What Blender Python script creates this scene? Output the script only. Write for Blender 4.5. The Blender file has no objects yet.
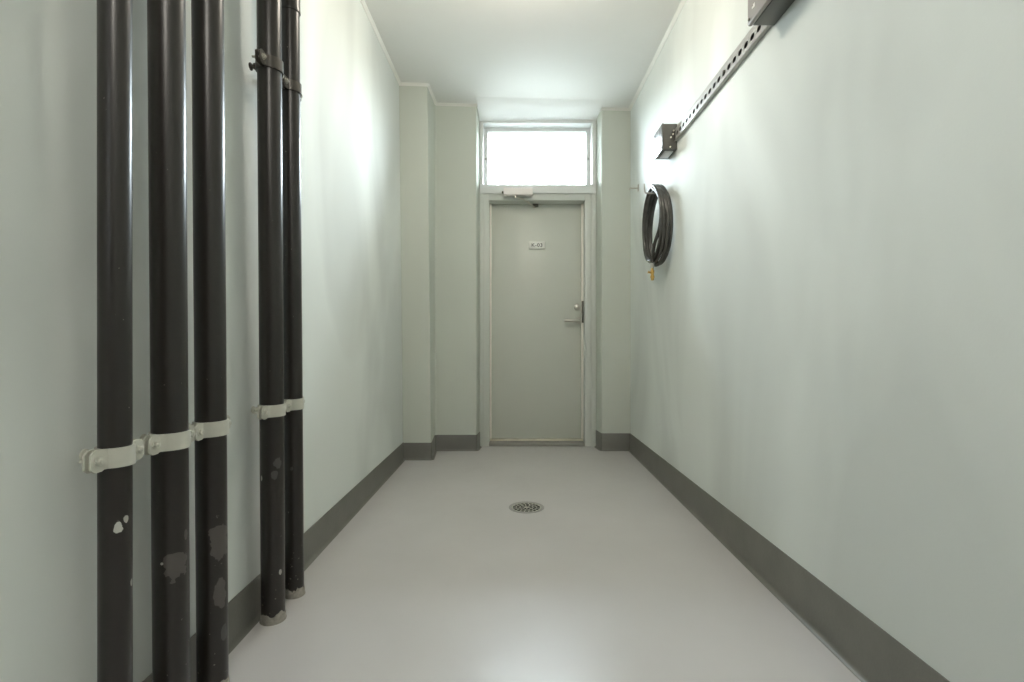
import bpy, bmesh, math, random
from mathutils import Vector, Matrix
random.seed(7)
PI = math.pi
S = bpy.context.scene
COL = S.collection

# ------------------------------------------------------------------ materials
def new_mat(name):
    m = bpy.data.materials.new(name); m.use_nodes = True
    nt = m.node_tree
    return m, nt, nt.nodes['Principled BSDF']

def plain(name, col, rough=0.5, metal=0.0, var=0.0, scale=20, bump=0.0, bscale=200, spec=0.5):
    m, nt, b = new_mat(name)
    b.inputs['Base Color'].default_value = (*col, 1)
    b.inputs['Roughness'].default_value = rough
    b.inputs['Metallic'].default_value = metal
    b.inputs['Specular IOR Level'].default_value = spec
    tc = nt.nodes.new('ShaderNodeTexCoord')
    if var > 0:
        n = nt.nodes.new('ShaderNodeTexNoise'); n.inputs['Scale'].default_value = scale
        n.inputs['Detail'].default_value = 4
        nt.links.new(tc.outputs['Object'], n.inputs['Vector'])
        r = nt.nodes.new('ShaderNodeValToRGB')
        r.color_ramp.elements[0].position = 0.3; r.color_ramp.elements[1].position = 0.7
        r.color_ramp.elements[0].color = (*[c * (1 - var) for c in col], 1)
        r.color_ramp.elements[1].color = (*[min(1, c * (1 + var)) for c in col], 1)
        nt.links.new(n.outputs['Fac'], r.inputs['Fac'])
        nt.links.new(r.outputs['Color'], b.inputs['Base Color'])
    if bump > 0:
        n2 = nt.nodes.new('ShaderNodeTexNoise'); n2.inputs['Scale'].default_value = bscale
        n2.inputs['Detail'].default_value = 3
        nt.links.new(tc.outputs['Object'], n2.inputs['Vector'])
        bp = nt.nodes.new('ShaderNodeBump'); bp.inputs['Strength'].default_value = bump
        bp.inputs['Distance'].default_value = 0.002
        nt.links.new(n2.outputs['Fac'], bp.inputs['Height'])
        nt.links.new(bp.outputs['Normal'], b.inputs['Normal'])
    return m

def wall_mat(name, col, patch=0.05, rough=0.74, pscale=1.0):
    """rolled gloss wall paint: soft re-painted patches, fine roller texture"""
    m, nt, b = new_mat(name); L = nt.links.new
    tc = nt.nodes.new('ShaderNodeTexCoord')
    mp = nt.nodes.new('ShaderNodeMapping'); mp.inputs['Scale'].default_value = (1.0, 1.25, 0.6)
    L(tc.outputs['Object'], mp.inputs['Vector'])
    n = nt.nodes.new('ShaderNodeTexNoise'); n.inputs['Scale'].default_value = pscale
    n.inputs['Detail'].default_value = 3; n.inputs['Roughness'].default_value = 0.5
    n.inputs['Distortion'].default_value = 0.6
    L(mp.outputs['Vector'], n.inputs['Vector'])
    r = nt.nodes.new('ShaderNodeValToRGB')
    r.color_ramp.elements[0].position = 0.40; r.color_ramp.elements[1].position = 0.58
    r.color_ramp.elements[0].color = (*[c * (1 - patch) for c in col], 1)
    r.color_ramp.elements[1].color = (*[c * (1 + patch * 0.5) for c in col], 1)
    L(n.outputs['Fac'], r.inputs['Fac']); L(r.outputs['Color'], b.inputs['Base Color'])
    rr = nt.nodes.new('ShaderNodeMapRange')
    rr.inputs['From Min'].default_value = 0.35; rr.inputs['From Max'].default_value = 0.65
    b.inputs['Specular IOR Level'].default_value = 0.20
    rr.inputs['To Min'].default_value = rough + 0.06; rr.inputs['To Max'].default_value = rough - 0.05
    L(n.outputs['Fac'], rr.inputs['Value']); L(rr.outputs['Result'], b.inputs['Roughness'])
    f = nt.nodes.new('ShaderNodeTexNoise'); f.inputs['Scale'].default_value = 130; f.inputs['Detail'].default_value = 2
    L(tc.outputs['Object'], f.inputs['Vector'])
    w = nt.nodes.new('ShaderNodeTexNoise'); w.inputs['Scale'].default_value = 5; w.inputs['Detail'].default_value = 2
    L(tc.outputs['Object'], w.inputs['Vector'])
    ad = nt.nodes.new('ShaderNodeMath'); ad.operation = 'MULTIPLY_ADD'; ad.inputs[1].default_value = 0.7
    L(w.outputs['Fac'], ad.inputs[0]); L(f.outputs['Fac'], ad.inputs[2])
    bp = nt.nodes.new('ShaderNodeBump'); bp.inputs['Strength'].default_value = 0.10; bp.inputs['Distance'].default_value = 0.002
    L(ad.outputs['Value'], bp.inputs['Height']); L(bp.outputs['Normal'], b.inputs['Normal'])
    return m

def floor_mat():
    m, nt, b = new_mat('floor_coating'); L = nt.links.new
    tc = nt.nodes.new('ShaderNodeTexCoord')
    n = nt.nodes.new('ShaderNodeTexNoise'); n.inputs['Scale'].default_value = 2.2; n.inputs['Detail'].default_value = 5
    L(tc.outputs['Object'], n.inputs['Vector'])
    r = nt.nodes.new('ShaderNodeValToRGB')
    r.color_ramp.elements[0].position = 0.35; r.color_ramp.elements[1].position = 0.65
    r.color_ramp.elements[0].color = (*FLOOR_A, 1); r.color_ramp.elements[1].color = (*FLOOR_B, 1)
    L(n.outputs['Fac'], r.inputs['Fac'])
    v = nt.nodes.new('ShaderNodeTexVoronoi'); v.inputs['Scale'].default_value = 3.2
    L(tc.outputs['Object'], v.inputs['Vector'])
    lt = nt.nodes.new('ShaderNodeMath'); lt.operation = 'LESS_THAN'; lt.inputs[1].default_value = 0.007; v.inputs['Randomness'].default_value = 1.0
    L(v.outputs['Distance'], lt.inputs[0])
    mx = nt.nodes.new('ShaderNodeMix'); mx.data_type = 'RGBA'
    ml = nt.nodes.new('ShaderNodeMath'); ml.operation = 'MULTIPLY'; ml.inputs[1].default_value = 0.35
    L(lt.outputs[0], ml.inputs[0]); mx.inputs[0].default_value = 0
    L(r.outputs['Color'], mx.inputs[6]); mx.inputs[7].default_value = (0.12, 0.11, 0.10, 1)
    L(mx.outputs[2], b.inputs['Base Color'])
    b.inputs['Specular IOR Level'].default_value = 0.5
    n2 = nt.nodes.new('ShaderNodeTexNoise'); n2.inputs['Scale'].default_value = 14; n2.inputs['Detail'].default_value = 6
    n2.inputs['Roughness'].default_value = 0.65
    L(tc.outputs['Object'], n2.inputs['Vector'])
    rr = nt.nodes.new('ShaderNodeMapRange')
    rr.inputs['From Min'].default_value = 0.3; rr.inputs['From Max'].default_value = 0.7
    rr.inputs['To Min'].default_value = 0.29; rr.inputs['To Max'].default_value = 0.36
    L(n2.outputs['Fac'], rr.inputs['Value']); L(rr.outputs['Result'], b.inputs['Roughness'])
    bp = nt.nodes.new('ShaderNodeBump'); bp.inputs['Strength'].default_value = 0.07; bp.inputs['Distance'].default_value = 0.002
    L(n2.outputs['Fac'], bp.inputs['Height']); L(bp.outputs['Normal'], b.inputs['Normal'])
    return m

def pipe_mat(name, chips, base=(0.0150, 0.0115, 0.0092)):
    """dark brown gloss paint with chipped and scuffed spots: chips = (point, (sx,sy,sz), radius, colour)"""
    m, nt, b = new_mat(name); L = nt.links.new
    tc = nt.nodes.new('ShaderNodeTexCoord')
    nz = nt.nodes.new('ShaderNodeTexNoise'); nz.inputs['Scale'].default_value = 55; nz.inputs['Detail'].default_value = 4
    L(tc.outputs['Object'], nz.inputs['Vector'])
    cur = None
    rgb = nt.nodes.new('ShaderNodeRGB'); rgb.outputs[0].default_value = (*base, 1); cur = rgb.outputs[0]
    # small specks, more of them low down where the floor gets washed
    sp = nt.nodes.new('ShaderNodeTexNoise'); sp.inputs['Scale'].default_value = 120; sp.inputs['Detail'].default_value = 1
    L(tc.outputs['Object'], sp.inputs['Vector'])
    sx = nt.nodes.new('ShaderNodeSeparateXYZ'); L(tc.outputs['Object'], sx.inputs[0])
    mr = nt.nodes.new('ShaderNodeMapRange'); mr.inputs['From Min'].default_value = 0.02; mr.inputs['From Max'].default_value = 0.30
    mr.inputs['To Min'].default_value = 0.70; mr.inputs['To Max'].default_value = 0.80
    L(sx.outputs['Z'], mr.inputs['Value'])
    gt = nt.nodes.new('ShaderNodeMath'); gt.operation = 'GREATER_THAN'
    L(sp.outputs['Fac'], gt.inputs[0]); L(mr.outputs['Result'], gt.inputs[1])
    mx = nt.nodes.new('ShaderNodeMix'); mx.data_type = 'RGBA'
    L(gt.outputs[0], mx.inputs[0]); L(cur, mx.inputs[6]); mx.inputs[7].default_value = (0.20, 0.19, 0.16, 1)
    cur = mx.outputs[2]
    for p, sc, rad, c in chips:
        su = nt.nodes.new('ShaderNodeVectorMath'); su.operation = 'SUBTRACT'; su.inputs[1].default_value = p
        L(tc.outputs['Object'], su.inputs[0])
        mu = nt.nodes.new('ShaderNodeVectorMath'); mu.operation = 'MULTIPLY'; mu.inputs[1].default_value = sc
        L(su.outputs[0], mu.inputs[0])
        ln = nt.nodes.new('ShaderNodeVectorMath'); ln.operation = 'LENGTH'; L(mu.outputs[0], ln.inputs[0])
        ma = nt.nodes.new('ShaderNodeMath'); ma.operation = 'MULTIPLY_ADD'; ma.inputs[1].default_value = rad * 1.6
        L(nz.outputs['Fac'], ma.inputs[0]); L(ln.outputs['Value'], ma.inputs[2])
        lt = nt.nodes.new('ShaderNodeMath'); lt.operation = 'LESS_THAN'; lt.inputs[1].default_value = rad * 1.7
        L(ma.outputs[0], lt.inputs[0])
        mx = nt.nodes.new('ShaderNodeMix'); mx.data_type = 'RGBA'
        L(lt.outputs[0], mx.inputs[0]); L(cur, mx.inputs[6]); mx.inputs[7].default_value = (*c, 1)
        cur = mx.outputs[2]
    L(cur, b.inputs['Base Color'])
    b.inputs['Roughness'].default_value = 0.33
    b.inputs['Specular IOR Level'].default_value = 0.6
    bp = nt.nodes.new('ShaderNodeBump'); bp.inputs['Strength'].default_value = 0.06; bp.inputs['Distance'].default_value = 0.002
    L(nz.outputs['Fac'], bp.inputs['Height']); L(bp.outputs['Normal'], b.inputs['Normal'])
    return m

FLOOR_A = (0.51, 0.497, 0.492); FLOOR_B = (0.54, 0.526, 0.522)
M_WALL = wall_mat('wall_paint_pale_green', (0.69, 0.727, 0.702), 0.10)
M_END = wall_mat('wall_paint_end_shaded', (0.55, 0.58, 0.525), 0.02)  # wall paint darkened: shade on the camera-facing piers put into the colour
M_BACK = plain('rear_wall_darkened', (0.11, 0.10, 0.09), 0.7)  # unseen rear wall coloured dark so the pipes reflect a dark space
M_CEIL = plain('ceiling_paint', (0.80, 0.80, 0.78), 0.6, var=0.015, scale=2)
M_TRIM = plain('coving_paint', (0.78, 0.78, 0.74), 0.45)
M_FLOOR = floor_mat()
M_BASE = plain('grey_upstand_coating', (0.150, 0.147, 0.131), 0.38, var=0.10, scale=7, bump=0.3, bscale=90)
M_FRAME = plain('frame_paint_grey_green', (0.59, 0.615, 0.575), 0.38, var=0.01, scale=4)
M_WFRAME = plain('window_frame_bloom', (0.69, 0.71, 0.70), 0.38)  # frame paint lightened, bloom from the window put into the colour
M_SILL = plain('sill_coating', (0.30, 0.29, 0.265), 0.5)
M_DOOR = plain('door_paint_grey_green', (0.56, 0.58, 0.525), 0.36, var=0.015, scale=3, bump=0.05, bscale=60)
M_EDGESTRIP = plain('cream_edge_strip', (0.88, 0.85, 0.78), 0.5)
M_STEEL = plain('brushed_steel', (0.62, 0.60, 0.55), 0.28, 0.9)
M_ALU = plain('worn_aluminium', (0.85, 0.80, 0.68), 0.35, 0.35, var=0.15, scale=9)
M_DARKMETAL = plain('dark_bronze', (0.12, 0.115, 0.095), 0.45, 0.6)
M_CLOSER = plain('closer_cover', (0.82, 0.78, 0.76), 0.4)
M_PLATE = plain('white_plastic_plate', (0.80, 0.80, 0.76), 0.4)
M_INK = plain('dark_lettering', (0.05, 0.05, 0.045), 0.6)
M_CLAMP = plain('cream_painted_steel', (0.53, 0.53, 0.465), 0.38, var=0.05, scale=30)
M_CLAMPD = plain('brown_painted_steel', (0.075, 0.066, 0.055), 0.30, 0.2, var=0.15, scale=40)
M_BOLT = plain('zinc_bolt', (0.46, 0.44, 0.39), 0.35, 0.35)
M_FOOT = plain('grey_mortar', (0.30, 0.285, 0.25), 0.8, var=0.25, scale=60, bump=0.6, bscale=140)
M_BOXA = plain('grey_enamel_box', (0.115, 0.110, 0.10), 0.27, 0.15, var=0.04, scale=8)
M_BOXB = plain('dark_grey_box_body', (0.10, 0.10, 0.09), 0.40, 0.1)
M_BOXLID = plain('brownish_grey_lid', (0.26, 0.235, 0.215), 0.38, 0.15)
M_RAIL = plain('galvanised_rail', (0.42, 0.41, 0.39), 0.36, 0.45, var=0.06, scale=14)
M_RAILSHADE = plain('rail_inside_shade', (0.05, 0.05, 0.045), 0.7)  # dark colour stands in for shade inside the hollow rail
M_WHITE = plain('white_paint_mark', (0.80, 0.79, 0.75), 0.5)
M_HOSE = plain('dark_grey_rubber', (0.060, 0.058, 0.052), 0.27, var=0.2, scale=25)
M_HOSELT = plain('grey_crimp_sleeve', (0.45, 0.45, 0.42), 0.35, 0.4)
M_BRASS = plain('brass', (0.62, 0.40, 0.12), 0.34, 0.9, var=0.2, scale=60)
M_DRAIN = plain('drain_steel', (0.55, 0.54, 0.49), 0.40, 0.5)
M_RIM = plain('coated_drain_rim', (0.33, 0.325, 0.31), 0.45)
M_PIT = plain('drain_pit_shade', (0.006, 0.006, 0.005), 0.8)  # shade inside the bowl put into a near-black colour

def glass_mat():
    m = bpy.data.materials.new('window_glass'); m.use_nodes = True
    nt = m.node_tree; nt.nodes.clear()
    o = nt.nodes.new('ShaderNodeOutputMaterial'); mx = nt.nodes.new('ShaderNodeMixShader')
    t = nt.nodes.new('ShaderNodeBsdfTransparent'); g = nt.nodes.new('ShaderNodeBsdfGlossy')
    t.inputs['Color'].default_value = (0.95, 0.97, 0.96, 1); g.inputs['Roughness'].default_value = 0.03
    f = nt.nodes.new('ShaderNodeFresnel'); f.inputs['IOR'].default_value = 1.45
    nt.links.new(f.outputs[0], mx.inputs[0]); nt.links.new(t.outputs[0], mx.inputs[1]); nt.links.new(g.outputs[0], mx.inputs[2])
    nt.links.new(mx.outputs[0], o.inputs['Surface'])
    return m
M_GLASS = glass_mat()

# ------------------------------------------------------------------ mesh helpers
class MB:
    def __init__(s): s.bm = bmesh.new()
    def box(s, x0, x1, y0, y1, z0, z1, bev=0.0, seg=2):
        t = bmesh.new()
        bmesh.ops.create_cube(t, size=1)
        for v in t.verts:
            v.co = Vector(((x0 + x1) / 2 + v.co.x * (x1 - x0), (y0 + y1) / 2 + v.co.y * (y1 - y0), (z0 + z1) / 2 + v.co.z * (z1 - z0)))
        if bev > 0:
            bmesh.ops.bevel(t, geom=t.edges[:], offset=bev, segments=seg, profile=0.5, affect='EDGES')
        s._merge(t); return s
    def _merge(s, t, mat=None):
        if mat is not None: bmesh.ops.transform(t, matrix=mat, verts=t.verts[:])
        me = bpy.data.meshes.new('tmp'); t.to_mesh(me); t.free()
        s.bm.from_mesh(me); bpy.data.meshes.remove(me)
    def tube(s, pts, r, seg=12, closed=False, caps=True):
        bm = s.bm; pts = [Vector(p) for p in pts]; n = len(pts)
        rs = r if isinstance(r, (list, tuple)) else [r] * n
        rings = []; up = None
        for i, p in enumerate(pts):
            if closed: d = pts[(i + 1) % n] - pts[i - 1]
            else: d = pts[min(i + 1, n - 1)] - pts[max(i - 1, 0)]
            d.normalize()
            if up is None:
                up = Vector((0, 0, 1)) if abs(d.z) < 0.9 else Vector((1, 0, 0))
            up = (up - d * up.dot(d)).normalized(); sd = d.cross(up)
            rings.append([bm.verts.new(p + (up * math.cos(2 * PI * k / seg) + sd * math.sin(2 * PI * k / seg)) * rs[i]) for k in range(seg)])
        for i in range(n if closed else n - 1):
            a, b = rings[i], rings[(i + 1) % n]
            for k in range(seg):
                bm.faces.new((a[k], a[(k + 1) % seg], b[(k + 1) % seg], b[k]))
        if caps and not closed:
            bm.faces.new(rings[0][::-1]); bm.faces.new(rings[-1])
        return s
    def lathe(s, prof, c=(0, 0, 0), axis='Z', seg=32, jit=None):
        """prof: list of (radius, height); closed caps"""
        bm = s.bm; c = Vector(c); rings = []
        for i, (r, h) in enumerate(prof):
            ring = []
            for k in range(seg):
                a = 2 * PI * k / seg; u, v = r * math.cos(a), r * math.sin(a)
                hh = h + (jit[i][k] if jit and jit.get(i) else 0)
                co = {'Z': (u, v, hh), 'X': (hh, u, v), 'Y': (u, hh, v)}[axis]
                ring.append(bm.verts.new(c + Vector(co)))
            rings.append(ring)
        for a, b in zip(rings, rings[1:]):
            for k in range(seg):
                bm.faces.new((a[k], a[(k + 1) % seg], b[(k + 1) % seg], b[k]))
        bm.faces.new(rings[0][::-1]); bm.faces.new(rings[-1])
        return s
    def prism(s, poly, z0, z1, bev=0.0):
        """poly in plan (x,y), vertical extrusion"""
        bm = s.bm
        lo = [bm.verts.new((x, y, z0)) for x, y in poly]; hi = [bm.verts.new((x, y, z1)) for x, y in poly]
        n = len(poly)
        bm.faces.new(lo[::-1]); bm.faces.new(hi)
        for i in range(n):
            bm.faces.new((lo[i], lo[(i + 1) % n], hi[(i + 1) % n], hi[i]))
        return s
    def sweep(s, path, prof, closed_prof=True):
        """path: (x,y) polyline with room on its LEFT side; prof(i) -> list of (out, z)"""
        bm = s.bm; n = len(path); P = [Vector((x, y)) for x, y in path]; rings = []
        for i in range(n):
            d0 = (P[i] - P[i - 1]).normalized() if i > 0 else None
            d1 = (P[i + 1] - P[i]).normalized() if i < n - 1 else None
            n0 = Vector((-d0.y, d0.x)) if d0 else None; n1 = Vector((-d1.y, d1.x)) if d1 else None
            if n0 is None: m = n1
            elif n1 is None: m = n0
            else:
                m = (n0 + n1).normalized(); m = m / max(0.35, m.dot(n1))
            rings.append([bm.verts.new((P[i].x + m.x * o, P[i].y + m.y * o, z)) for o, z in prof(i)])
        for a, b in zip(rings, rings[1:]):
            k = len(a)
            for j in range(k):
                bm.faces.new((a[j], a[(j + 1) % k], b[(j + 1) % k], b[j]))
        bm.faces.new(rings[0][::-1]); bm.faces.new(rings[-1])
        return s
    def build(s, name, mat, parent=None, loc=None, smooth=35, label=None):
        bm = s.bm
        bmesh.ops.recalc_face_normals(bm, faces=bm.faces[:])
        lim = math.radians(smooth)
        for f in bm.faces: f.smooth = True
        for e in bm.edges:
            if len(e.link_faces) != 2 or e.calc_face_angle(0) > lim: e.smooth = False
        if loc is not None: bmesh.ops.translate(bm, vec=-Vector(loc), verts=bm.verts[:])
        me = bpy.data.meshes.new(name); bm.to_mesh(me); bm.free()
        o = bpy.data.objects.new(name, me); COL.objects.link(o)
        me.materials.append(mat)
        if loc is not None: o.location = loc
        if parent is not None: o.parent = parent
        if label: o['label'] = label
        return o

def thing(name, label, cat, loc, group=None):
    o = bpy.data.objects.new(name, None); COL.objects.link(o)
    o.empty_display_size = 0.05
    o.location = loc; o['label'] = label; o['category'] = cat
    if group: o['group'] = group
    return o
def struct(o, label=None):
    o['kind'] = 'structure'
    if label: o['label'] = label
    return o

# ------------------------------------------------------------------ dimensions (metres)
XL, XR = -0.832, 0.921           # corridor walls
YB, YE = -2.6, 4.62              # rear end / outer face of the end wall
ZC = 2.735
YP, YS, YF = 3.787, 4.10, 4.24   # pier face, recess face, door frame face
H = 0.893                        # eye height

# ------------------------------------------------------------------ shell
struct(MB().box(XL - 0.2, XL, YB, YE, -0.15, ZC + 0.15).build('wall_left', M_WALL), 'pale green painted wall behind the dark pipes')
struct(MB().box(XR, XR + 0.2, YB, YE, -0.15, ZC + 0.15).build('wall_right', M_WALL), 'pale green painted wall with the hose and metal rail')
struct(MB().box(XL, XR, YB - 0.2, YB, -0.15, ZC + 0.15).build('wall_back', M_BACK))
def soffit(m):
    bm = m.bm
    zl, zr = ZC, ZC
    P = [(-0.305, 3.95, ZC + 0.001), (0.683, 3.95, ZC + 0.001), (0.670, YF + 0.002, 2.700), (-0.299, YF + 0.002, 2.664), (0.670, YE, 2.700), (-0.299, YE, 2.664)]
    lo = [bm.verts.new(p) for p in P]; hi = [bm.verts.new((p[0], p[1], ZC + 0.14)) for p in P]
    for f in ((0, 1, 2, 3), (3, 2, 4, 5)):
        bm.faces.new([lo[i] for i in f]); bm.faces.new([hi[i] for i in f])
    for a, b in ((0, 1), (1, 2), (2, 4), (4, 5), (5, 3), (3, 0)):
        bm.faces.new((lo[a], lo[b], hi[b], hi[a]))
    return m
struct(soffit(MB().box(XL - 0.1, XR + 0.05, YB, YE, ZC, ZC + 0.15)).build('ceiling', M_CEIL), 'plain white painted corridor ceiling')

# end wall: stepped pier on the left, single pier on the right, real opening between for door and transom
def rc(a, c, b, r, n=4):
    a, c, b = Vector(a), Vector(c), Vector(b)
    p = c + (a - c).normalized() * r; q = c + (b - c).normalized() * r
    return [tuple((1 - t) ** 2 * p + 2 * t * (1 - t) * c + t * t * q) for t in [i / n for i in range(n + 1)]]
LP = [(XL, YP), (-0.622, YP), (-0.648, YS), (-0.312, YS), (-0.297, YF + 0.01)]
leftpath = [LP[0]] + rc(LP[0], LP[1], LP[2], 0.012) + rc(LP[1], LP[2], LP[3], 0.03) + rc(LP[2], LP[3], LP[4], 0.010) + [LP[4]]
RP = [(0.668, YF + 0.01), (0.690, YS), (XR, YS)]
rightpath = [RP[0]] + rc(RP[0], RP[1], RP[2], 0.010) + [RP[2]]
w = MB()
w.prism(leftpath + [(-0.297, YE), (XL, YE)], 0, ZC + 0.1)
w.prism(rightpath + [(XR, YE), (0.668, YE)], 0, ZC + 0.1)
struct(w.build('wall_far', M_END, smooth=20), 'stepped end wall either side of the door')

# floor slab with a real hole for the drain
DR = (0.058, 2.717)
bm = bmesh.new()
outer = [bm.verts.new((x, y, 0)) for x, y in ((XL, YB), (XR, YB), (XR, YE), (XL, YE))]
hole = [bm.verts.new((DR[0] + 0.094 * math.cos(2 * PI * k / 40), DR[1] + 0.094 * math.sin(2 * PI * k / 40), 0)) for k in range(40)]
ed = [bm.edges.new((outer[i], outer[(i + 1) % 4])) for i in range(4)] + [bm.edges.new((hole[i], hole[(i + 1) % 40])) for i in range(40)]
bmesh.ops.triangle_fill(bm, edges=ed, use_beauty=True)
r = bmesh.ops.extrude_face_region(bm, geom=bm.faces[:])
bmesh.ops.translate(bm, vec=(0, 0, -0.15), verts=[v for v in r['geom'] if isinstance(v, bmesh.types.BMVert)])
fm = MB(); fm.bm.free(); fm.bm = bm
struct(fm.build('floor', M_FLOOR, smooth=20), 'smooth light grey coated concrete floor')

# grey coated upstands, coved onto the floor
def up(h, t=0.005, r=0.016):
    arc = [(t + r - r * math.sin(a), r - r * math.cos(a)) for a in [i * PI / 2 / 4 for i in range(5)]]
    # from floor outwards up to the wall
    return [(0, 0)] + arc + [(t, h - 0.003), (t - 0.002, h), (0, h)]
def base(name, path, hs):
    m = MB().sweep(path, lambda i: up(hs[i] if isinstance(hs, list) else hs))
    return struct(m.build(name, M_BASE))
base('baseboard_right', [(XR, YB), (XR, 0.4), (XR, 1.08), (XR, 1.75), (XR, 2.87), (XR, YS)], [0.176, 0.172, 0.167, 0.161, 0.150, 0.137])
base('baseboard_left', [(XL, YP), (XL, YB)], 0.128)
base('baseboard_far_left', leftpath[::-1], 0.126)
base('baseboard_far_right', rightpath[::-1], 0.138)
base('baseboard_back', [(XL, YB), (XR, YB)], 0.13)

# slim coving where ceiling meets walls
def cove(name, path, a=0.017):
    m = MB().sweep(path, lambda i: [(0, ZC), (0, ZC - a), (0.004, ZC - a), (a * 0.55, ZC - a * 0.55), (a, ZC - 0.004), (a, ZC)])
    return struct(m.build(name, M_TRIM, smooth=50))
cove('trim_1', [(XR, YB), (XR, YS)])
cove('trim_2', [(XL, YP), (XL, YB)])
cove('trim_3', leftpath[::-1])
cove('trim_4', rightpath[::-1])

# ------------------------------------------------------------------ door, frame, transom window
X0, X1 = -0.297, 0.668
door = bpy.data.objects.new('door_1', None); COL.objects.link(door); door.location = (0.178, 4.38, 0)
struct(door, 'grey green steel door with lever handle under a transom window')
def dpart(mb, name, mat, parent=door, label=None):
    return mb.build(name, mat, parent=None, label=label), parent
def attach(o, parent):
    bpy.context.view_layer.update()
    o.parent = parent; o.matrix_parent_inverse = parent.matrix_world.inverted()
    return o
def child(mb, name, mat, parent, label=None, smooth=35):
    return attach(mb.build(name, mat, label=label, smooth=smooth), parent)

fr = MB()
fr.box(X0, -0.267, YF, YE, 0, 2.10, 0.003).box(0.633, X1, YF, YE, 0, 2.10, 0.003)          # outer jamb strips
fr.box(-0.270, -0.220, YF + 0.014, YE - 0.02, 0, 2.10, 0.003).box(0.577, 0.636, YF + 0.014, YE - 0.02, 0, 2.10, 0.003)
fr.box(-0.222, 0.579, YF + 0.014, YE - 0.02, 2.046, 2.10, 0.003)                              # head
fr.box(-0.222, -0.200, 4.424, 4.56, 0, 2.10).box(0.556, 0.579, 4.424, 4.56, 0, 2.10).box(-0.222, 0.579, 4.424, 4.56, 2.03, 2.10).box(-0.222, 0.579, 4.424, 4.56, 0.0, 0.07)  # unseen stops added behind the leaf to block light through the gaps
child(MB().box(-0.222, 0.579, YF + 0.016, 4.56, 0.0, 0.024, 0.004), 'door_sill', M_SILL, door)
child(fr, 'door_frame', M_FRAME, door)
child(MB().box(-0.2165, 0.5735, 4.376, 4.42, 0.044, 2.055, 0.002), 'door_leaf', M_DOOR, door)
child(MB().box(-0.2185, 0.5755, 4.352, 4.40, 0.0262, 0.0385, 0.002), 'threshold', M_ALU, door, 'worn bright metal threshold strip')
for xa, xb in ((-0.2195, -0.2025), (0.5595, 0.5765)):  # narrow pale strips along both door edges
    child(MB().box(xa, xb, 4.338, 4.3755, 0.045, 2.040, 0.003), 'edge_strip', M_EDGESTRIP, door, 'narrow cream strip along the door edge')
# lever handle
hd = MB()
hd.lathe([(0.027, 0.0), (0.027, -0.008), (0.024, -0.011), (0.012, -0.012), (0.0115, -0.06), (0.008, -0.063)], (0.538, 4.3755, 1.050), 'Y', 24)
hd.tube([(0.541, 4.318, 1.050), (0.525, 4.315, 1.050), (0.49, 4.314, 1.050), (0.445, 4.315, 1.049), (0.414, 4.321, 1.0485)], [0.0125, 0.0135, 0.0135, 0.013, 0.011], 12)
child(hd, 'lever_handle', M_STEEL, door, 'steel lever handle')
lk = MB()
lk.lathe([(0.027, 0.0), (0.027, -0.008), (0.024, -0.011), (0.014, -0.012), (0.013, -0.018), (0.010, -0.019)], (0.526, 4.3755, 1.166), 'Y', 24)
lk.box(0.522, 0.530, 4.348, 4.358, 1.152, 1.180, 0.003)
child(lk, 'lock', M_STEEL, door, 'round steel lock rosette with thumb turn')
child(MB().box(0.5600, 0.5768, 4.328, 4.3655, 1.030, 1.215, 0.002), 'strike_plate', M_DARKMETAL, door, 'dark metal strike plate')
# number plate with lettering
pl = MB()
pl.box(0.112, 0.252, 4.362, 4.3757, 1.661, 1.724, 0.0045, 3)
plate = child(pl, 'number_plate', M_PLATE, door, 'small white plate reading K-03')
fc = bpy.data.curves.new('txt', 'FONT'); fc.body = 'K-03'; fc.size = 0.046; fc.space_character = 1.12; fc.offset = 0.0006; fc.align_x = 'CENTER'; fc.align_y = 'CENTER'; fc.extrude = 0.0006
fo = bpy.data.objects.new('txt', fc); COL.objects.link(fo)
bpy.context.view_layer.update()
me = bpy.data.meshes.new_from_object(fo.evaluated_get(bpy.context.evaluated_depsgraph_get()))
bpy.data.objects.remove(fo); me.name = 'lettering'
me.transform(Matrix.Translation((0.183, 4.3615, 1.6915)) @ Matrix.Rotation(PI / 2, 4, 'X') @ Matrix.Diagonal((0.98, 0.92, 1, 1)))
me.materials.clear(); me.materials.append(M_INK)
lo = bpy.data.objects.new('lettering', me); COL.objects.link(lo); attach(lo, plate)

win = bpy.data.objects.new('window_1', None); COL.objects.link(win); win.location = (0.185, 4.36, 2.10)
struct(win, 'transom window above the door, frame colour lightened for bloom')
wf = MB()
wf.box(X0, -0.267, YF, 4.56, 2.10, ZC + 0.05, 0.003).box(0.633, X1, YF, 4.56, 2.10, ZC + 0.05, 0.003)
wf.box(-0.269, 0.635, YF, 4.56, 2.682, ZC + 0.05, 0.003)
wf.box(X0 + 0.0, X1, YF - 0.006, 4.56, 2.098, 2.172, 0.003)
child(wf, 'window_frame', M_WFRAME, win)
sa = MB()
ya, yb = 4.345, 4.395
sa.box(-0.267, -0.235, ya, yb, 2.172, 2.682, 0.003).box(0.601, 0.633, ya, yb, 2.172, 2.682, 0.003)
sa.box(-0.237, 0.603, ya, yb, 2.655, 2.682, 0.003).box(-0.237, 0.603, ya, yb, 2.172, 2.200, 0.003)
sash = child(sa, 'sash', M_WFRAME, win)
child(MB().box(-0.240, 0.606, 4.368, 4.374, 2.196, 2.659), 'pane', M_GLASS, sash)
for x in (-0.252, 0.618):
    child(MB().lathe([(0.006, 0), (0.006, -0.006), (0.004, -0.008)], (x, 4.3455, 2.42), 'Y', 10), 'catch_screw', M_DARKMETAL, sash)

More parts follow.
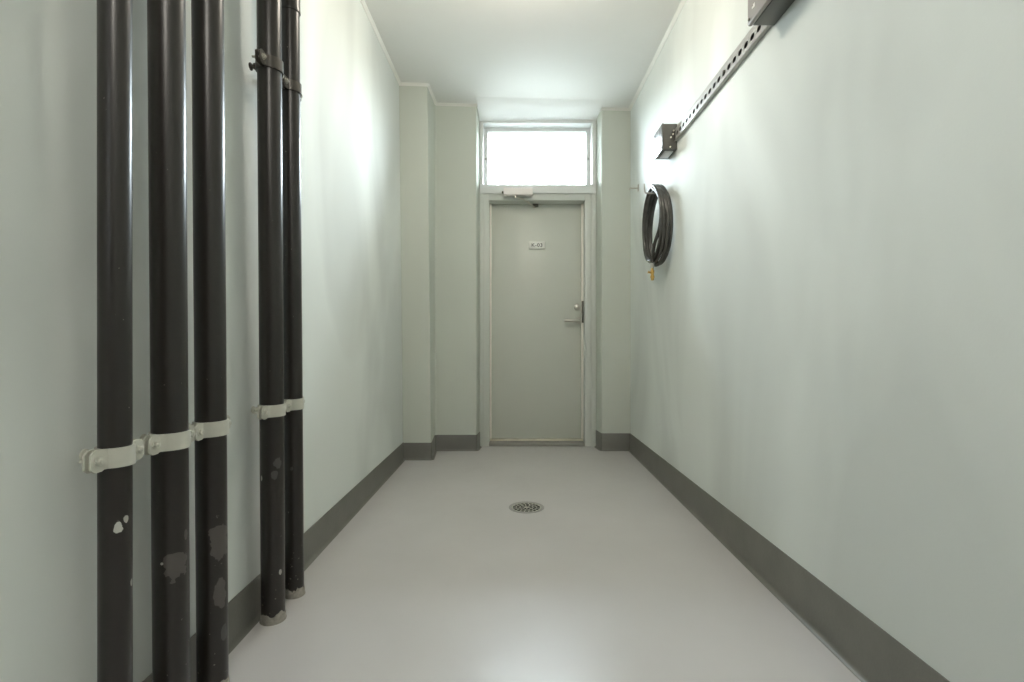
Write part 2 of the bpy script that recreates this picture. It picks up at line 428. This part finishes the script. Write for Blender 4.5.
# ------------------------------------------------------------------ door closer on the transom bar
dc = thing('door_closer', 'pale door closer with folded arm fixed to the bar above the door', 'door closer', (0.022, 4.20, 2.064))
child(MB().box(-0.098, 0.140, 4.176, 4.2335, 2.070, 2.130, 0.006, 3), 'closer_body', M_CLOSER, dc)
child(MB().lathe([(0.010, 0), (0.010, -0.010), (0.006, -0.014)], (-0.098, 4.205, 2.098), 'X', 14), 'valve_cap', M_DARKMETAL, dc)
am = MB()
am.lathe([(0.011, 0), (0.011, -0.016), (0.008, -0.018)], (0.0, 4.205, 2.070), 'Z', 14)
am.tube([(0.0, 4.205, 2.058), (0.055, 4.235, 2.052), (0.10, 4.29, 2.044), (0.165, 4.358, 2.010)], 0.0065, 8)
child(am, 'closer_arm', M_STEEL, dc)
child(MB().box(0.145, 0.195, 4.350, 4.3762, 2.020, 2.042, 0.004), 'arm_bracket', M_DARKMETAL, dc)

# ------------------------------------------------------------------ pipes
PX = -0.772
PIPES = [  # y, radius, label
    (0.988, 0.0272, 'dark brown vertical pipe nearest the camera, with a white paint chip'),
    (1.151, 0.0355, 'thick dark brown vertical pipe, second from the near end, brown scuff low down'),
    (1.306, 0.0355, 'dark brown vertical pipe third from the near end, long scuff above the floor'),
    (1.631, 0.0355, 'dark brown vertical pipe with two clamps, left one of the further pair'),
    (1.790, 0.0310, 'thinnest dark brown vertical pipe, furthest from the camera, coupling near its top'),
]
def facing(y, r, z, s):
    d = Vector((-PX, -y, 0)).normalized(); rt = Vector((-d.y, d.x, 0))
    rt = Vector((y, -PX, 0)).normalized()
    p = d * math.sqrt(1 - s * s) * r + rt * s * r
    return (p.x, p.y, z)
LEAN = [0.001, 0.011, 0.0125, 0.014, 0.019]   # the pipes stand a little out of plumb
GREY, BRN, LT = (0.42, 0.41, 0.37), (0.085, 0.075, 0.068), (0.50, 0.50, 0.46)
DKG = (0.065, 0.062, 0.058)
CHIPS = [
    [(0.535, 0.15, 0.0085, 0.75, LT), (0.549, 0.62, 0.005, 0.7, GREY), (0.42, 0.92, 0.004, 0.5, GREY)],
    [(0.396, 0.28, 0.027, 0.85, BRN), (0.455, 0.80, 0.006, 0.45, BRN), (0.405, -0.45, 0.003, 1, GREY)],
    [(0.385, 0.55, 0.026, 0.45, BRN), (0.255, 0.55, 0.016, 0.40, BRN), (0.15, 0.75, 0.010, 0.5, DKG)],
    [(0.505, 0.45, 0.015, 0.8, DKG), (0.46, -0.85, 0.004, 0.4, GREY), (0.16, 0.6, 0.005, 0.6, GREY), (0.47, 0.15, 0.010, 0.7, DKG)],
    [(0.45, -0.2, 0.006, 0.7, DKG)],
]
for i, (y, r, lab) in enumerate(PIPES):
    chips = [(facing(y, r, z, s), (1, 1, zs), rad, c) for z, s, rad, zs, c in CHIPS[i]]
    mat = pipe_mat('brown_pipe_paint_%d' % (i + 1), chips)
    t = thing('vertical_pipe', lab, 'pipe', (PX, y, 0), 'dark pipes on the left wall')
    p = MB().lathe([(r, 0.001), (r, 0.5), (r, 1.0), (r, 1.6), (r, 2.2), (r, ZC + 0.02)], (0, 0, 0), 'Z', 48)
    o = p.build('pipe_shaft', mat); o.parent = t
    jit = {k: [random.uniform(-0.006, 0.006) + 0.005 * math.sin(j * 0.7 + i) for j in range(36)] for k in (2, 3)}
    f = MB().lathe([(r + 0.004, 0.0005), (r + 0.0028, 0.006), (r + 0.0018, 0.024), (r + 0.0002, 0.027)], (0, 0, 0), 'Z', 36, jit)
    o = f.build('pipe_foot', M_FOOT, label='ragged grey mortar collar at the floor'); o.parent = t
    if i == 4:
        c = MB().lathe([(r, 2.008), (r + 0.003, 2.010), (r + 0.0035, 2.016), (r + 0.0022, 2.022), (r + 0.0022, 2.104), (r + 0.0035, 2.110), (r + 0.0035, 2.116), (r, 2.120)], (0, 0, 0), 'Z', 40)
        o = c.build('pipe_coupling', mat); o.parent = t
    t.rotation_euler = (LEAN[i], 0, 0)

# ------------------------------------------------------------------ pipe clamps
def clamp(y, r, z, label, mat, boltmat, tilt=0.0, h=0.034):
    t = thing('pipe_clamp', label, 'pipe clamp', (PX, y - z * tilt, z), 'pipe clamps holding the dark pipes')
    th, gap, ear = 0.004, 0.004, 0.034
    ri, ro = r + 0.0008, r + 0.0008 + th
    def half(sgn):
        m = MB(); bm = m.bm
        # cross-section outline in plan: ear, half ring, ear (outer side then inner side)
        a0 = math.asin(min(1, gap / ro))
        N = 20
        out, inn = [], []
        for q in (1.0, 0.72, 0.3):
            out.append((gap + th, -(ro + ear * q))); inn.append((gap, -(ro + ear * q)))
        out.append((gap + th, -(ro + 0.004))); inn.append((gap, -(ri + 0.001)))
        for k in range(N + 1):
            a = -PI / 2 + PI * k / N
            ca, sa_ = math.cos(a), math.sin(a)
            ox, oy = ro * ca, ro * sa_
            ix, iy = ri * ca, ri * sa_
            if ox < gap + th: continue
            out.append((ox, oy)); inn.append((max(ix, gap), iy))
        out.append((gap + th, ro + 0.004)); inn.append((gap, ri + 0.001))
        for q in (0.3, 0.72, 1.0):
            out.append((gap + th, ro + ear * q)); inn.append((gap, ro + ear * q))
        sx = sgn
        cols = []
        for (ox, oy), (ix, iy) in zip(out, inn):
            hh = h / 2
            cols.append([bm.verts.new((sx * ix, iy, -hh)), bm.verts.new((sx * ox, oy, -hh)), bm.verts.new((sx * ox, oy, hh)), bm.verts.new((sx * ix, iy, hh))])
        for a, b in zip(cols, cols[1:]):
            for j in range(4):
                bm.faces.new((a[j], a[(j + 1) % 4], b[(j + 1) % 4], b[j]))
        bm.faces.new(cols[0][::-1]); bm.faces.new(cols[-1])
        # clip the ear corners
        for v in bm.verts:
            if abs(v.co.y) > ro + ear - 1e-5: v.co.z *= 0.70
            elif abs(v.co.y) > ro + 0.006: v.co.z *= 1.12
        return m
    a = half(1).build('front_band', mat); a.parent = t
    b = half(-1).build('back_band', mat); b.parent = t
    for sgn in (-1, 1):
        yy = sgn * (ro + ear * 0.55)
        m = MB()
        m.lathe([(0.0095, 0.0), (0.0095, 0.0016)], (0.0085, yy, 0), 'X', 20)
        m.lathe([(0.0078, 0.0), (0.0078, 0.005), (0.0062, 0.0065)], (0.0098, yy, 0), 'X', 6)
        m.lathe([(0.0035, -0.024), (0.0035, 0.018)], (0, yy, 0), 'X', 10)
        o = m.build('bolt', boltmat); o.parent = t
    wx = XL - PX
    m = MB()
    m.lathe([(0.0055, wx + 0.001), (0.0055, -ro + 0.002)], (0, 0, 0), 'X', 12)
    m.lathe([(0.010, -ro - 0.008), (0.010, -ro + 0.001)], (0, 0, 0), 'X', 6)
    o = m.build('standoff_rod', mat); o.parent = t
    m = MB().lathe([(0.012, wx + 0.0005), (0.012, wx + 0.003), (0.009, wx + 0.005)], (0, 0, 0), 'X', 20)
    o = m.build('wall_plate', mat); o.parent = t
    t.rotation_euler = (tilt, 0, 0)
    return t
zl = 0.669
labs = ['cream painted clamp around the nearest brown pipe', 'cream painted clamp around the second brown pipe from the near end',
        'cream painted clamp around the third brown pipe from the near end', 'lower cream clamp on the fourth pipe from the near end',
        'lower cream clamp on the thinnest, furthest brown pipe']
for i, (y, r, _) in enumerate(PIPES):
    clamp(y, r, zl, labs[i], M_CLAMP, M_CLAMP, LEAN[i], h=0.037)
clamp(PIPES[3][0], PIPES[3][1], 1.748, 'upper brown painted clamp on the fourth pipe from the near end', M_CLAMPD, M_BOLT, LEAN[3], h=0.036)
clamp(PIPES[4][0], PIPES[4][1], 1.752, 'upper brown painted clamp on the thinnest, furthest brown pipe', M_CLAMPD, M_BOLT, LEAN[4], h=0.033)

# ------------------------------------------------------------------ floor drain
dn = thing('floor_drain', 'round perforated steel drain set in the grey floor', 'floor drain', (DR[0], DR[1], 0))
def ring(mb, r0, r1, z0, z1, seg=40):
    bm = mb.bm; R = []
    for rr, zz in ((r0, z0), (r1, z0), (r1, z1), (r0, z1)):
        R.append([bm.verts.new((rr * math.cos(2 * PI * k / seg), rr * math.sin(2 * PI * k / seg), zz)) for k in range(seg)])
    for i in range(4):
        a, b = R[i], R[(i + 1) % 4]
        for k in range(seg): bm.faces.new((a[k], a[(k + 1) % seg], b[(k + 1) % seg], b[k]))
m = MB(); ring(m, 0.079, 0.0935, -0.006, 0.0012)
o = m.build('drain_rim', M_RIM); o.parent = dn
m = MB(); m.lathe([(0.090, -0.050), (0.0925, -0.046), (0.0925, -0.006), (0.088, -0.0065), (0.088, -0.044), (0.001, -0.045)], (0, 0, 0), 'Z', 40)
o = m.build('drain_bowl', M_PIT); o.parent = dn
m = MB()
for r0, r1 in ((0.0725, 0.0785), (0.0525, 0.0565), (0.033, 0.037), (0.0, 0.0)):
    if r1: ring(m, r0, r1, -0.001, 0.001)
m.lathe([(0.013, -0.001), (0.013, 0.001)], (0, 0, 0), 'Z', 20)
for (ra, rb, n, off) in ((0.0555, 0.074, 18, 0.0), (0.036, 0.054, 13, 0.2), (0.014, 0.034, 8, 0.1)):
    for k in range(n):
        a = off + 2 * PI * k / n
        t = bmesh.new(); bmesh.ops.create_cube(t, size=1)
        for v in t.verts: v.co = Vector((v.co.x * (rb - ra) + (ra + rb) / 2, v.co.y * 0.0050, v.co.z * 0.0018))
        m._merge(t, Matrix.Rotation(a, 4, 'Z'))
o = m.build('drain_grate', M_DRAIN); o.parent = dn

# ------------------------------------------------------------------ perforated rail and junction boxes on the right wall
XF = 0.903
ZR0, ZR1 = 2.017, 2.082
Y0, Y1 = 1.8228, 2.911
rl = thing('perforated_rail', 'grey perforated metal rail running along right wall between two boxes', 'rail', (XR, 2.2, (ZR0 + ZR1) / 2))
m = MB(); bm = m.bm
pitch = 0.0535; zc = 2.046; yc = 1.846 - 8 * pitch
hy, hz = 0.0165, 0.0115
cells = []
y = yc
holes = []
while y < Y1 - 0.03:
    holes.append(y); y += pitch
holes.insert(0, None); holes = holes[1:]
def plate_strip(x0, x1):
    """front plate with stadium holes: each hole a real opening through the sheet"""
    yprev = Y0
    for hy0 in holes:
        if hy0 < Y0 or hy0 + pitch / 2 > Y1 + 0.02: continue
        a, b = max(Y0, hy0 - pitch / 2), min(Y1, hy0 + pitch / 2)
        N = 24
        for xx in (x0, x1):
            inn, out = [], []
            for k in range(N):
                t = 2 * PI * k / N
                c, s_ = math.cos(t), math.sin(t)
                e = 0.75
                iy = hy * math.copysign(abs(c) ** e, c); iz = hz * math.copysign(abs(s_) ** e, s_)
                inn.append((hy0 + iy, zc + iz))
                # square border point along the same direction
                hw, up_, dn_ = (b - a) / 2, ZR1 - zc, zc - ZR0
                vz = up_ if s_ >= 0 else dn_
                sc = min(hw / abs(c) if abs(c) > 1e-6 else 1e9, vz / abs(s_) if abs(s_) > 1e-6 else 1e9)
                out.append((hy0 + c * sc, zc + s_ * sc))
            vi = [bm.verts.new((xx, p, q)) for p, q in inn]; vo = [bm.verts.new((xx, p, q)) for p, q in out]
            for k in range(N):
                bm.faces.new((vi[k], vi[(k + 1) % N], vo[(k + 1) % N], vo[k]))
            # corner fills
            for (cy, cz) in ((a, ZR0), (a, ZR1), (b, ZR0), (b, ZR1)):
                best = None
                for k in range(N):
                    p, q = out[k], out[(k + 1) % N]
                    on = (abs(p[0] - cy) < 1e-6 and abs(q[1] - cz) < 1e-6) or (abs(q[0] - cy) < 1e-6 and abs(p[1] - cz) < 1e-6)
                    if on and (abs(p[0] - cy) > 1e-6 or abs(p[1] - cz) > 1e-6) and (abs(q[0] - cy) > 1e-6 or abs(q[1] - cz) > 1e-6):
                        cv = bm.verts.new((xx, cy, cz)); bm.faces.new((vo[k], vo[(k + 1) % N], cv))
            if xx == x0: first = vi
            else:
                for k in range(N): bm.faces.new((first[k], first[(k + 1) % N], vi[(k + 1) % N], vi[k]))
plate_strip(XF, XF + 0.002)
bmesh.ops.remove_doubles(bm, verts=bm.verts[:], dist=1e-5)
m.box(XF, XR - 0.001, Y0, Y1, ZR0 - 0.0005, ZR0 + 0.0015)
m.box(XF, XR - 0.001, Y0, Y1, ZR1 - 0.0015, ZR1 + 0.0005)
child(m, 'rail_channel', M_RAIL, rl, smooth=20)
child(MB().box(XR - 0.004, XR - 0.0005, Y0, Y1, ZR0 + 0.002, ZR1 - 0.002), 'rail_shade_strip', M_RAILSHADE, rl)  # dark strip behind the slots, painted shade of the hollow
for yy, zz in ((2.02 + 0.19, zc),):
    pass
m = MB()
m.lathe([(0.0075, 0.0), (0.0075, -0.004), (0.005, -0.006)], (XF, 2.215, zc + 0.003), 'X', 12)
child(m, 'rail_screw', M_DARKMETAL, rl)

# far junction box
b1 = thing('junction_box', 'small square grey metal box at far end of perforated rail', 'junction box', (XR, 3.0, 1.97), 'metal boxes on the right wall')
BX0, BY0, BY1, BZ0, BZ1 = 0.836, 2.912, 3.085, 1.971, 2.121
child(MB().box(BX0 + 0.006, XR + 0.0005, BY0 + 0.001, BY1 - 0.001, BZ0 + 0.001, BZ1 - 0.001, 0.006, 3), 'box_body', M_BOXA, b1)
lid1 = child(MB().box(BX0 - 0.001, BX0 + 0.007, BY0 - 0.001, BY1 + 0.001, BZ0 - 0.001, BZ1 + 0.001, 0.003), 'box_lid', M_BOXA, b1)
for yy in (BY0 + 0.014, BY1 - 0.014):
    for zz in (BZ0 + 0.014, BZ1 - 0.014):
        child(MB().lathe([(0.005, 0), (0.005, -0.004), (0.003, -0.005)], (BX0 - 0.001, yy, zz), 'X', 10), 'lid_screw', M_DARKMETAL, lid1)
for px_, pz_ in ((0.900, 2.078), (0.896, 2.058), (0.884, 2.040), (0.880, 1.985)):
    child(MB().lathe([(0.0045, 0.001), (0.0045, -0.004), (0.003, -0.005)], (px_, BY0, pz_), 'Y', 10), 'side_screw', M_ALU, b1)
child(MB().box(0.856, 0.905, 2.935, 3.045, BZ0 - 0.004, BZ0 + 0.002, 0.003), 'entry_plate', M_RAIL, b1)

# near box, partly above the top of the view
b2 = thing('switch_box', 'larger dark box with brownish lid at near end of perforated rail', 'junction box', (XR, 1.64, 2.006), 'metal boxes on the right wall')
CX0, CY0, CY1, CZ0, CZ1 = 0.826, 1.44, 1.822, 2.007, 2.215
child(MB().box(CX0 + 0.018, XR + 0.0005, CY0, CY1, CZ0, CZ1, 0.004, 3), 'box_body', M_BOXB, b2)
lid2 = child(MB().box(CX0, CX0 + 0.0165, CY0 - 0.002, CY1 + 0.002, CZ0 - 0.002, CZ1 + 0.002, 0.004, 3), 'box_lid', M_BOXLID, b2)
for (ya_, yb_, za, zb) in ((1.768, 1.778, 2.043, 2.056), (1.782, 1.788, 2.045, 2.052), (1.772, 1.792, 2.083, 2.095), (1.740, 1.762, 2.096, 2.106)):
    child(MB().box(CX0 - 0.0006, CX0 + 0.0002, ya_, yb_, za, zb), 'lid_mark', M_WHITE, lid2, 'small worn white mark')
child(MB().lathe([(0.005, 0), (0.005, -0.003), (0.003, -0.004)], (CX0, CY1 - 0.012, CZ0 + 0.014), 'X', 12), 'lid_screw', M_DARKMETAL, lid2)

# ------------------------------------------------------------------ coiled hose on its hook
HZ, HY = 1.800, 3.145
hk = thing('hose_hook', 'thin wire hook holding the coiled hose', 'hook', (XR, HY, HZ))
m = MB()
m.tube([(XR - 0.001, HY, HZ - 0.012), (0.88, HY, HZ - 0.012), (0.82, HY, HZ - 0.012), (0.800, HY, HZ - 0.011), (0.794, HY, HZ - 0.004), (0.792, HY, HZ + 0.015), (0.7915, HY, HZ + 0.045)], 0.005, 10)
child(m, 'hook_wire', M_BOLT, hk)
child(MB().lathe([(0.020, -0.0005), (0.020, -0.004), (0.016, -0.006)], (XR, HY, HZ - 0.012), 'X', 20), 'hook_plate', M_BOLT, hk)

hs = thing('hanging_hose', 'coiled dark grey hose with brass end hanging on right wall', 'hose', (0.86, HY, 1.35))
pts = []
NL = 8; rh = 0.0100
random.seed(11)
loops = []
xs = [0.896, 0.878, 0.890, 0.860, 0.870, 0.842, 0.852, 0.829]
for k in range(NL):
    loops.append(dict(x=xs[k], a=0.180 + random.uniform(-0.010, 0.010), b=0.228 + random.uniform(-0.016, 0.012),
                      top=0.006 + (0.020 if k % 2 else 0.0) + random.uniform(0, 0.006), dy=random.uniform(-0.008, 0.008)))
loops[-1]['a'] = 0.176; loops[-1]['b'] = 0.205; loops[-2]['b'] = 0.240; loops[-3]['b'] = 0.214
steps = 48
def lp(k, u):
    # u 0..1 round the loop, starting at the top; interpolates into the next loop
    A = loops[k]; B = loops[min(k + 1, NL - 1)]
    w_ = u * u * (3 - 2 * u)
    g_ = lambda q: A[q] * (1 - w_) + B[q] * w_
    th = 2 * PI * u
    e = 1.0
    y = HY + g_('dy') * math.sin(th / 2) ** 2 + g_('a') * math.sin(th) * (1 - 0.06 * math.cos(th))
    z = HZ + g_('top') - g_('b') * (1 - math.cos(th))
    x = g_('x') - 0.014 * math.sin(th)
    return Vector((x, y, z))
for k in range(NL):
    n_ = steps if k < NL - 1 else int(steps * 0.0) + 1
    for i in range(n_):
        pts.append(lp(k, i / steps))
# last run: down the near side, in front of the coil, ending in the coupling
last = pts[-1]
tail = [(0.836, HY - 0.09, HZ - 0.022), (0.845, HY - 0.150, HZ - 0.09), (0.847, HY - 0.165, HZ - 0.17), (0.842, HY - 0.148, HZ - 0.26),
        (0.826, HY - 0.100, HZ - 0.345), (0.829, HY - 0.052, HZ - 0.41), (0.831, HY - 0.036, HZ - 0.455)]
def cr(P, n=8):
    P = [Vector(p) for p in P]; out = []
    for i in range(1, len(P) - 2):
        for j in range(n):
            t = j / n
            a, b, c, d = P[i - 1], P[i], P[i + 1], P[i + 2]
            out.append(0.5 * ((2 * b) + (c - a) * t + (2 * a - 5 * b + 4 * c - d) * t * t + (3 * b - a - 3 * c + d) * t ** 3))
    out.append(P[-2]); return out
tailpts = cr([pts[-3], last] + tail + [(0.832, HY - 0.030, HZ - 0.50)])
pts += tailpts[1:]
# start end tucked beneath the coil
child(MB().tube(pts, rh, 12), 'hose', M_HOSE, hs, smooth=60)
E = Vector(tailpts[-1])
m = MB().tube([E + Vector((0, -0.001, 0.012)), E + Vector((0, 0.001, -0.022))], [0.0112, 0.0112], 16)
child(m, 'crimp_sleeve', M_HOSELT, hs, 'pale crimped sleeve')
m = MB()
m.lathe([(0.006, 0.002), (0.0075, 0.0), (0.0075, -0.014), (0.012, -0.015), (0.012, -0.030), (0.0095, -0.032), (0.0095, -0.046), (0.0125, -0.048), (0.0125, -0.062), (0.009, -0.064), (0.009, -0.074), (0.0065, -0.076)],
        (E.x, E.y + 0.001, E.z - 0.020), 'Z', 16)
m.tube([(E.x, E.y, E.z - 0.052), (E.x - 0.020, E.y - 0.004, E.z - 0.048), (E.x - 0.026, E.y - 0.005, E.z - 0.046)], [0.006, 0.0055, 0.009], 10)
child(m, 'brass_fitting', M_BRASS, hs, 'brass coupling with side lug')

# spare wall hook deeper in
h2 = thing('wall_hook', 'small bare metal hook on right wall beyond the hose', 'hook', (XR, 3.83, 2.03))
m = MB()
m.tube([(XR - 0.001, 3.83, 2.022), (0.89, 3.83, 2.020), (0.868, 3.83, 2.020), (0.858, 3.83, 2.024), (0.853, 3.83, 2.008), (0.852, 3.83, 2.016)], 0.0042, 10)
child(m, 'hook_wire', M_BOLT, h2)
child(MB().box(XR - 0.006, XR - 0.0005, 3.818, 3.842, 1.998, 2.048, 0.002), 'hook_plate', M_BOLT, h2)

# the old building is not quite square: left wall leans outward, ceiling rises slightly to the left
def skew(o):
    loc = o.location
    for v in o.data.vertices:
        if o.name in ('ceiling', 'trim_1', 'trim_2', 'trim_3', 'trim_4'):
            v.co.z += 0.048 * (XR - v.co.x) / (XR - XL)
    for v in o.data.vertices:
        k = min(1.0, max(0.0, (-0.36 - v.co.x) / 0.27))
        if o.name == 'wall_far' or 'far_left' in o.name or o.name == 'trim_3': k = 1.0 if v.co.y < 3.82 and v.co.x < 0 else 0.0
        v.co.x -= 0.028 * k * max(0.0, v.co.z) / ZC
for n_ in ('wall_left', 'wall_far', 'baseboard_left', 'baseboard_far_left', 'trim_1', 'trim_2', 'trim_3', 'trim_4', 'ceiling'):
    skew(bpy.data.objects[n_])

# ------------------------------------------------------------------ light
def area(name, loc, rot, size, energy, col, shape='DISK', sy=None):
    l = bpy.data.lights.new(name, 'AREA'); l.shape = shape; l.size = size
    if sy: l.size_y = sy
    l.energy = energy; l.color = col
    o = bpy.data.objects.new(name, l); COL.objects.link(o); o.location = loc; o.rotation_euler = rot
    return o
def globe(name, loc, r, energy, col):
    l = bpy.data.lights.new(name, 'POINT'); l.shadow_soft_size = r; l.energy = energy; l.color = col
    o = bpy.data.objects.new(name, l); COL.objects.link(o); o.location = loc
globe('ceiling_lamp', (0.04, 2.28, ZC - 0.13), 0.10, 10, (1.0, 0.91, 0.78))
globe('rear_fill_light', (0.04, -0.6, ZC - 0.13), 0.10, 14.5, (1.0, 0.94, 0.86))  # added fill behind the camera, lifts the door, piers and near walls
po = area('window_portal', (0.185, 4.47, 2.43), (PI / 2, 0, PI), 0.86, 1, (1, 1, 1), 'RECTANGLE', 0.50)
po.rotation_euler = (-PI / 2, 0, 0)
po.data.cycles.is_portal = True

wd = bpy.data.worlds.new('World'); S.world = wd; wd.use_nodes = True
nt = wd.node_tree; bg = nt.nodes['Background']
tc = nt.nodes.new('ShaderNodeTexCoord'); sp = nt.nodes.new('ShaderNodeSeparateXYZ'); nt.links.new(tc.outputs['Generated'], sp.inputs[0])
rp = nt.nodes.new('ShaderNodeValToRGB')      # darker ground below, bright overcast sky above
rp.color_ramp.elements[0].position = 0.04; rp.color_ramp.elements[0].color = (0.075, 0.08, 0.078, 1)
rp.color_ramp.elements[1].position = 0.14; rp.color_ramp.elements[1].color = (0.82, 0.91, 1.0, 1)
nt.links.new(sp.outputs['Z'], rp.inputs['Fac']); nt.links.new(rp.outputs['Color'], bg.inputs['Color'])
bg.inputs['Strength'].default_value = 34.0

# ------------------------------------------------------------------ camera
cd = bpy.data.cameras.new('Camera'); cam = bpy.data.objects.new('Camera', cd); COL.objects.link(cam)
cam.location = (0, 0, H); cam.rotation_euler = (PI / 2, 0, 0)
cd.sensor_fit = 'HORIZONTAL'; cd.sensor_width = 36.0; cd.lens = 18.0
cd.shift_x = -3.5 / 1024; cd.shift_y = -2.0 / 1024
cd.clip_start = 0.02
S.camera = cam
S.view_settings.view_transform = 'Standard'; S.view_settings.look = 'None'
S.view_settings.exposure = 1.16; S.view_settings.gamma = 1.0; S.view_settings.use_curve_mapping = False
S.cycles.max_bounces = 14; S.cycles.diffuse_bounces = 8; S.cycles.glossy_bounces = 6
S.cycles.use_denoising = True
